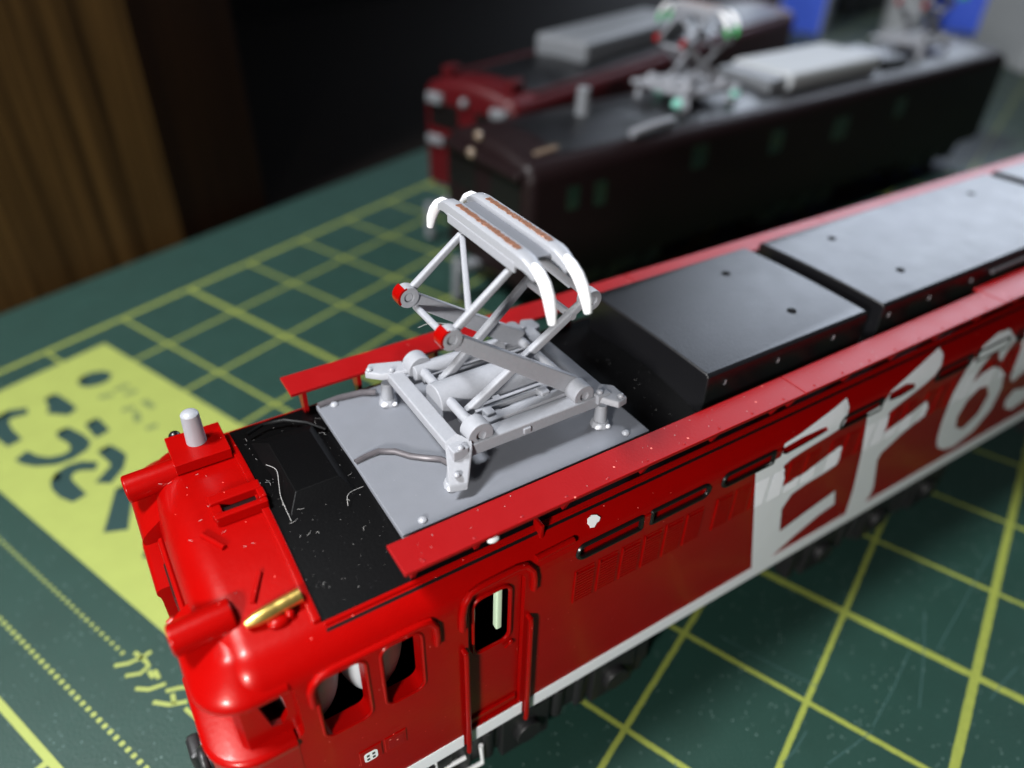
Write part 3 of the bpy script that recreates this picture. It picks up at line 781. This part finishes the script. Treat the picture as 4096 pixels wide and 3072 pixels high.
# white waist stripe in three lengths
for x0, x1 in ((-12.2,-.55),(-.25,3.62),(3.98,96)):
    m = LMB().box(x0, x1, -.05, .12, ZB-.02, 8.12); m.build("white_stripe", "letter_white", red, bevel=.03)
    m = LMB().box(x0, x1, W-.12, W+.05, ZB-.02, 8.12); m.build("white_stripe", "letter_white", red, bevel=.03)

# lettering
LET = {
'E': [(20.89,12.6),(23.15,12.88),(23.3,13.8),(25.04,13.99),(28.24,14.51),(29.8,14.8),(29.79,14.15),(29.51,13.29),(29.24,12.8),(28.11,12.57),(25.81,12.32),(24.47,12.09),(23.81,11.78),(24.48,9.55),(26.78,9.8),(28.98,10.48),(30.15,10.72),(30.56,9.33),(30.49,8.8),(29.2,8.56),(27.32,8.41),(25.92,8.1),(25.28,6.94),(26.0,4.21),(28.68,4.86),(31.71,5.5),(32.34,3.78),(30.66,3.47),(28.15,2.5),(25.94,1.35),(25.4,1.2),(23.99,1.2)],
'F': [(32.04,12.88),(33.59,13.02),(34.37,13.86),(36.33,14.31),(38.48,14.77),(40.74,15.23),(40.84,14.65),(40.37,13.94),(39.66,13.41),(38.55,12.94),(37.25,12.51),(35.67,12.04),(35.04,11.73),(35.55,9.59),(36.92,9.9),(38.32,10.21),(40.11,10.87),(40.79,9.84),(40.79,9.12),(38.45,8.32),(36.43,7.21),(36.26,6.54),(37.54,3.02),(37.6,2.2),(37.2,1.2),(34.75,1.2),(34.37,4.36),(33.29,8.98)],
'6': [(49.68,14.21),(48.01,14.31),(45.95,13.86),(44.48,12.06),(44.2,10.16),(44.25,9.05),(44.5,7.16),(45.1,4.95),(45.9,3.6),(47.47,2.6),(49.27,2.2),(51.71,2.92),(53.26,4.78),(53.19,7.22),(52.26,8.92),(50.76,10.2),(49.2,10.79),(47.82,10.62),(46.9,10.1),(46.84,10.83),(47.1,11.71),(47.8,12.5),(48.94,12.5),(49.63,11.47),(50.35,11.04),(50.58,12.16),(51.13,12.92),(50.15,13.65)],
'5': [(52.47,13.9),(53.17,11.12),(53.94,8.12),(54.81,7.22),(56.6,7.9),(58.2,7.6),(59.3,6.6),(59.2,5.6),(58.3,5.2),(57.4,5.5),(56.3,5.82),(55.57,4.91),(56.16,3.84),(57.96,2.87),(60.28,3.3),(61.8,5.0),(61.9,7.2),(60.6,9.0),(58.6,9.7),(56.6,9.5),(56.0,11.9),(61.2,12.4),(62.0,14.3)]}
HOLE = {'E': [[(23.21,13.53),(25.03,13.64),(26.83,13.61),(27.47,13.55),(27.66,13.19),(26.96,13.09),(25.06,12.93),(23.69,12.85),(23.25,13.07)]],
        'F': [[(34.23,13.72),(36.1,13.85),(37.21,13.55),(37.35,13.11),(35.7,12.97),(34.45,13.05)]],
        '6': [[(47.04,6.44),(47.7,5.0),(49.3,4.2),(50.94,5.2),(51.2,7.2),(50.0,8.6),(48.68,8.91),(47.41,8.07)]], '5': []}
LOUVRE_Z = [15.85 + 0.235*k for k in range(11)]
GROUPS = [6.8 + 11.1*k for k in range(7)]
PANELS = [(g + 1.71*i, g + 1.71*i + 1.40) for g in GROUPS for i in range(6)]
for ch in "EF65":
    lm_ = sheet([LET[ch]], HOLE[ch], lambda x, s: surf(x, s, 0.09) - RO, 0.5)
    lo = lm_.build("letter_" + ch.lower() if ch in "EF" else ("figure_six" if ch == "6" else "figure_five"), "letter_white", red, angle=60)
    rm = MB()
    for p0, p1 in PANELS:                                # the louvre slats show through the white paint
        for z in LOUVRE_Z:
            seg = None; x = p0
            while x <= p1 + 1e-6:
                ok = inside((x, z-ZB), LET[ch]) and not any(inside((x, z-ZB), h) for h in HOLE[ch])
                if ok and seg is None: seg = x
                if (not ok or x + .1 > p1) and seg is not None:
                    if x - seg > .15: rm.add([Vector(q)-RO for q in ((seg,-.088,z-.08),(x,-.088,z-.08),(x,-.15,z-.05),(seg,-.15,z-.05),(seg,-.088,z+.09),(x,-.088,z+.09))], [(0,1,2,3),(3,2,5,4)])
                    seg = None
                x += .1
    if rm.v: tag(rm.build("louvre_relief", "letter_white", lo), "louvre slats showing through the white paint", kind="stuff")

# louvre panels
def louvre_mesh(d):
    lm = LMB(); w_ = 1.40
    lm.box(0, .08, -d*.9, .1, 15.72, 18.5).box(w_-.07, w_, -d*.35, .1, 15.72, 18.5).box(.08, w_-.07, -d*.4, .1, 18.4, 18.5)
    for z in LOUVRE_Z: lm.box(.03, w_-.03, -d, .01, z-.06, z+.05)
    me = lm.mesh("louvre_panel"); me.materials.append(MATS["red_paint"]); return me
deep, shallow = louvre_mesh(.11), louvre_mesh(.075)
for p0, p1 in PANELS:
    o = link("louvre_panel", deep if p1 < 20.5 else shallow, red); o.location = (p0*S, 0, 0)
# light windows above the louvres: black gasket, red pane, divider
for k, cx in enumerate((11.8, 22.9, 34.0, 45.1, 56.2)):
    for h0, h1 in ((-5.05,-.3),(.3,5.05)):
        x0, x1 = cx+h0, cx+h1
        if k in (1,) and h0 > 0: continue
        if k == 2 and h0 > 0: continue
        rr = rounded(x0+.1, x1-.1, 19.5, 20.42, (.06,.06,.44,.44) if h0 < 0 else (.44,.44,.06,.06))
        m = LMB().tube([surf(x, z-ZB, .0) for x, z in rr] + [surf(rr[0][0], rr[0][1]-ZB, .0)], .15, n=8)
        m.build("window_gasket", "gasket_black", red)
    LMB().box(cx-.3, cx+.3, -.04, .25, 19.35, 20.4).build("window_divider", "red_paint", red, bevel=.05)
# builder's plates
p1_ = LMB().box(-6.85,-5.55,-.06,.05,11.0,12.35).build("plate_frame", "red_paint", red, bevel=.05)
q = LMB(); q.prism([(x,-.075,z) for x,z in rounded(-6.62,-5.85,11.15,12.0,.2)], (0,.03,0)).build("number_plate", "white_paint", p1_)
for dx in (-6.4,-6.08):
    for dz in (11.38,11.72):
        LMB().box(dx-.08,dx+.08,-.085,-.07,dz-.09,dz+.09).build("plate_mark", "gasket_black", p1_)
p2_ = LMB().box(-5.4,-4.1,-.06,.05,11.0,12.35).build("plate_frame", "red_paint", red, bevel=.05)
LMB().box(-5.2,-4.3,-.075,-.05,11.2,12.1).build("number_plate", "red_walkway", p2_, bevel=.03)

# paint chips
LMB().prism([surf(x,s,.02) for x,s in ((7.72,14.65),(7.85,14.9),(8.15,14.98),(8.42,14.88),(8.6,14.66),(8.45,14.5),(8.28,14.48),(8.05,14.3),(7.82,14.36),(7.8,14.5))], (0,-.05,.05)).build("paint_chip", "white_paint", red)
LMB().sphere((1.75,.62,23.5),.3,1.2,.6,.7).build("paint_chip", "white_paint", red)

# inside of the cab and chassis
for cx in (-8.3, -4.75):
    LMB().sphere((cx,2.5,18.0),2.0,.92,.78,2.1,nu=24,nv=14).build("cab_seat", "interior_grey", red)
LMB().box(2.1,2.5,.75,1.2,15.6,20.3).build("light_guide", "pale_green", red, bevel=.1)
LMB().box(-11,0,4.6,14.0,6,21).build("cab_bulkhead", "dark_inside", red)
LMB().box(0.2,95,3.0,15.6,5.2,21.6).build("chassis_block", "dark_inside", red)
LMB().box(-11.5,95,1.2,17.4,5.6,7.4).build("underframe", "black_plastic", red)
# bogies
def bogie(xc):
    b = empty("bogie", Vector((xc, CY, 0)) - RO, 0, red)
    class BMB(MB):
        def mesh(self, *a, **k):
            self.v = [p - Vector((xc, CY, 0)) for p in self.v]; return super().mesh(*a, **k)
    for y in (1.45, W-1.45):
        s = -1 if y < CY else 1
        m = BMB().box(xc-11, xc+11, y-.6, y+.6, 2.4, 6.2)
        for dx in (-7.5, 0, 7.5):
            m.box(xc+dx-1.9, xc+dx+1.9, y-.9, y+.9, 1.4, 5.4); m.cyl((xc+dx, y+s*.5, 3.4), (xc+dx, y+s*1.4, 3.4), 1.0)
        for dx in (-3.7, 3.7):
            for e in (-.9, .9): m.cyl((xc+dx+e, y+s*.4, 2.2), (xc+dx+e, y+s*.4, 5.2), .5)
        for dx in (-10.3, -5, 5, 10.3): m.box(xc+dx-.45, xc+dx+.45, y-.5, y+.8, 1.2, 4.4)
        m.build("side_frame", "black_plastic", b, bevel=.12)
    for dx in (-7.5, 0, 7.5):
        for y in (4.4, W-4.4):
            BMB().cyl((xc+dx, y-.7, 3.35), (xc+dx, y+.7, 3.35), 3.3, n=32).build("wheel", "black_plastic", b, bevel=.15)
for xc in (4.5, 42, 80): bogie(xc)
LMB().tube([(-2.2,.8,6.6),(-2.2,.6,4.3),(-.2,.5,4.3)], .15).build("cab_step", "white_paint", red)
LMB().tube([(-1.6,.5,2.6),(1.0,.4,2.6),(1.0,.6,4.4)], .16).build("cab_step", "white_paint", red)
m = LMB().cyl((-14.4,CY,5.0),(-12,CY,5.0),.8).box(-15.0,-14.1,CY-.9,CY+.9,4.2,5.8); m.build("coupler", "black_plastic", red, bevel=.3)
m = LMB().cyl((-14.2,6.9,7.4),(-12.6,6.9,7.4),.8).ring((-14.15,6.9,7.4),(1,0,0),.95,.5,.5); m.build("brake_hose", "black_plastic", red, bevel=.2)

# ------------------------------------------------------------------ background locomotives
def plain_loco(name, loc, rz, paint, label, length, ry=2.0):
    r = empty(name, loc, rz); tag(r, label, "model locomotive")
    k = MB(); t = loft_body(0, length, 1.6, 1.6, zb=5.5, zs=19.3, rs=2.2); k.add(t.v, t.f); k.build("body_shell", paint, r, angle=32)
    vs = []; n = 26
    k = MB()
    for x in (6.0, length-6):
        for j in range(n+1):
            y = ry+(W-2*ry)*j/n; t_ = (y-CY)/(CY-RS)
            e = max(0.0, RS-y, y-(W-RS))
            vs.append((x, y, (21.5+.95*max(0, 1-t_*t_) if e == 0 else 19.3+math.sqrt(RS*RS-e*e))+.06))
    k.add(vs, [(j, j+1, n+2+j, n+1+j) for j in range(n)]).build("roof_skin", "black_roof", r)
    for xc in (16, length/2, length-16):
        b = MB()
        for y in (2.0, W-2.0):
            b.box(xc-10, xc+10, y-.7, y+.7, 2.6, 5.4)
            for dx in (-7,0,7): b.cyl((xc+dx,y-1.0,3.3),(xc+dx,y+1.0,3.3),1.3)
        for dx in (-7,0,7):
            for y in (4.4, W-4.4): b.cyl((xc+dx,y-.7,3.3),(xc+dx,y+.7,3.3),3.3,n=24)
        b.build("bogie", "black_plastic", r, bevel=.1)
    MB().box(2, length-2, 1.6, W-1.6, 4.6, 6.2).build("underframe", "black_plastic", r)
    return r
brown = plain_loco("brown_locomotive", (34.8, 47.6, 0), 4.2, "brown_paint", "dark brown model electric locomotive with black roof standing behind the bright red one", 116)
for x0, x1, z0, z1 in ((6,8,15,18),(10.5,12.5,14.5,17.8),(28,31,15.8,19),(45,48,14.8,18.2),(61,65,14,17.5),(78.5,81.5,15,18)):
    w = MB(); w.prism([(x,-.06,z) for x,z in rounded(x0,x1,z0,z1,.4)], (0,.12,0)).build("side_window", "glass_green", brown)
for y0, y1 in ((1.6,7.6),(11,17)):
    MB().prism([(-.06,y,z) for y,z in rounded(y0,y1,14.8,19.0,.5)], (.12,0,0)).build("windscreen", "gasket_black", brown)
MB().box(-.9,.6,1.2,17.4,19.3,20.6).build("visor", "brown_paint", brown, bevel=.5, seg=3)
for z, x in ((22.3,.2),(20.4,-.9)):
    MB().sphere((x,10.6,z),.68,.7,1,1).build("headlight", "cream_lens", brown)
MB().tube([(3.0,3.0,21.7),(6.6,3.3,21.8)], .36, n=10).build("air_whistle", "cream_lens", brown)
MB().cyl((16.6,10.2,21.9),(16.6,10.2,26.0),1.0,.85).build("roof_insulator", "roof_grey", brown, bevel=.2)
MB().tube([(17.5,1.6,22.1),(21,1.6,22.5),(25.7,2.4,22.3)], .55, n=10).build("roof_pipe", "silver_light", brown)
MB().box(48,53.5,4.2,14.5,21.9,24.0).build("resistor_cover", "roof_grey", brown, bevel=.3)
MB().box(52,76,3.5,15.1,22.0,24.6).build("roof_vent", "white_card", brown, bevel=.7, seg=3)
MB().box(79,86,4,14.5,21.9,23.3).build("equipment_box", "black_roof", brown, bevel=.3)
for y in (11.4, 22.9): pass
bp = make_pantograph(brown, (35.5, CY, 21.95))
for o in list(bp.children):
    if o.name.startswith("horn"):
        z = min(v.co.z for v in o.data.vertices); ym = sum(v.co.y for v in o.data.vertices)/len(o.data.vertices); xm = sum(v.co.x for v in o.data.vertices)/len(o.data.vertices)
        s = 1 if ym > 0 else -1
        yt = ym/S + s*.45
        MB().tube([(xm/S, yt, 11.3-.6),(xm/S, yt+s*.3, 10.0),(xm/S, yt+s*.35, 9.4)], .36, n=10, rs=[.34,.36,.25]).build("horn_tip", "green_tip", o)
for x, y in ((29.8,7.0),(41.0,6.6),(33.0,13.5)):
    MB().sphere((x,y-1.6,23.0),.9,1.2,1,.8).build("glue_drop", "mint", brown)
bp2 = copy_tree(bp, brown); bp2.location = (96*S, CY*S, 21.95*S)
MB().cyl((-3.2,10.9,.6),(-3.0,10.9,6.6),.75,.6).box(-3.4,0.2,10.0,11.8,4.6,5.6).build("coupler", "roof_grey", brown, bevel=.2)
maroon = plain_loco("maroon_locomotive", (47.5, 70.8, 0), 18.5, "maroon_paint", "red model locomotive with black roof and grey air-conditioner box at the very back", 104, 0.75)
for y0, y1 in ((1.6,7.6),(11,17)):
    MB().prism([(-.06,y,z) for y,z in rounded(y0,y1,14.8,18.6,.5)], (.12,0,0)).build("windscreen", "gasket_black", maroon)
for y in (2.6, 15.6):
    MB().box(-.9,.3,y-1.5,y+1.5,18.4,20.0).build("headlight", "roof_grey", maroon, bevel=.35)
MB().box(-.7,.2,14.2,17.5,12.0,13.4).build("tail_lamp", "roof_grey", maroon, bevel=.3)
MB().sphere((-.4,9.5,19.6),.7).build("headlight", "roof_grey", maroon)
MB().cyl((-8.5,9.6,.8),(-8.4,9.6,6.4),.75,.6).box(-8.6,.2,8.6,10.6,4.6,5.6).build("coupler", "roof_grey", maroon, bevel=.2)
for y in (3.0, 15.6):
    MB().box(2.2,5.0,y-.8,y+.8,21.4,23.4).build("roof_lug", "maroon_paint", maroon, bevel=.3)
MB().box(23,58,3.8,14.6,21.8,25.6).build("air_conditioner", "roof_grey", maroon, bevel=.9, seg=3)
for y0, y1 in ((.75,1.35),(W-1.35,W-.75)):
    MB().box(6,98,y0,y1,20.9,21.6).build("roof_edge_strip", "maroon_paint", maroon, bevel=.1)

# ------------------------------------------------------------------ boxes far behind
def carton(name, loc, rz, sx, sy, sz, face, side, label):
    r = empty(name, loc, rz); tag(r, label, "box")
    MB().box(0, sx, 0, sy, 0, sz).build("carton_body", side, r, bevel=.4)
    MB().box(-.25, 0, .6, sy-.6, .5, sz-.5).build("printed_face", face, r)
    return r
carton("blue_carton", (225.5, 155.3, 0), 25, 10, 16, 75, "blue_card", "white_card", "blue and white carton behind the end of the maroon locomotive")
carton("blue_carton", (283, 128, 0), 30, 30, 32, 90, "blue_card", "white_card", "wide blue carton behind the rear pantograph of the brown locomotive")
MB().cyl((250,142,0),(250,142,42),6.5,n=28).cyl((250,142,42),(250,142,60),5.0,4.6,n=28).build("white_bottle", "white_card", bevel=.8)
tag(bpy.data.objects["white_bottle"], "white bottle between the two blue cartons", "bottle")
m = MB().box(0, 45, 0, 30, 0, 70).build("white_carton", "white_card", bevel=1.0)
m.location = Vector((237, 93, 0))*S; m.rotation_euler = (0, 0, math.radians(-32))
tag(m, "plain white carton at the edge of the mat behind the brown locomotive", "box")
m = MB().box(268, 330, 176, 230, 0, 45).build("dark_case", "dark_card", bevel=2)
tag(m, "dark grey case far behind the small blue carton", "case")

# ------------------------------------------------------------------ dust and fibres on the near locomotive
rnd = random.Random(11); db = MB()
def smooth_path(pts, k=4):
    P = [Vector(p) for p in pts]; out = []
    for i in range(len(P)-1):
        a, b, c, e = P[max(i-1,0)], P[i], P[i+1], P[min(i+2,len(P)-1)]
        for j in range(k):
            t = j/k; out.append(.5*((2*b)+(c-a)*t+(2*a-5*b+4*c-e)*t*t+(3*b-a-3*c+e)*t**3))
    return out + [P[-1]]
def fibre(pts, r=.022): db.tube(smooth_path(pts), r*.6, n=5)
fibre([(-6.2,12.0,23.25),(-5.95,10.7,23.8),(-6.1,9.9,23.6),(-6.3,9.1,23.35),(-6.35,8.2,23.25),(-6.38,7.2,23.22)], .024)
fibre([(-3.5,6.7,23.25),(-3.35,7.1,23.5),(-3.0,7.4,23.45),(-2.26,7.6,23.3)], .02)
for _ in range(26):
    x = rnd.uniform(-6.9,-2.2); y = rnd.uniform(3,15.5); z = roof_z(y)+.09; a = rnd.uniform(0,6.28); l = rnd.uniform(.15,.6)
    fibre([(x,y,z),(x+l*.5*math.cos(a),y+l*.5*math.sin(a),z+.06),(x+l*math.cos(a+.5),y+l*math.sin(a+.5),z)], .011)
for _ in range(150):
    x = rnd.uniform(-7,-2.0); y = rnd.uniform(1.8,16); z = roof_z(y)+.07; db.sphere((x,y,z), rnd.choice((.007,.008,.01,.012,.02)), nu=6, nv=4)
for _ in range(40):
    x = rnd.uniform(14.4,18.6); y = rnd.uniform(3,15); z = roof_z(y)+.07; db.sphere((x,y,z), rnd.choice((.008,.01,.012,.02)), nu=6, nv=4)
for _ in range(16):
    x = rnd.uniform(-11.5,-7.6); y = rnd.uniform(2.5,16); z = roof_z(y)+.02; a = rnd.uniform(0,6.28); l = rnd.uniform(.08,.3)
    fibre([(x,y,z),(x+l*math.cos(a),y+l*math.sin(a),z+.03)], .011)
for _ in range(50):
    db.sphere((rnd.uniform(-3,40), rnd.uniform(.4,2.3), 24.21), rnd.uniform(.01,.028), nu=6, nv=4)
fibre([(6.58,3.3,33.9),(7.2,3.2,33.75),(8.3,3.3,33.95)], .02)
fibre([(2.4,9.5,30.9),(2.9,9.0,31.3),(3.6,8.7,31.2)], .018)
d = db.build("dust", "dust_pale"); tag(d, "pale dust specks and lint fibres on the roof", "dust", kind="stuff")
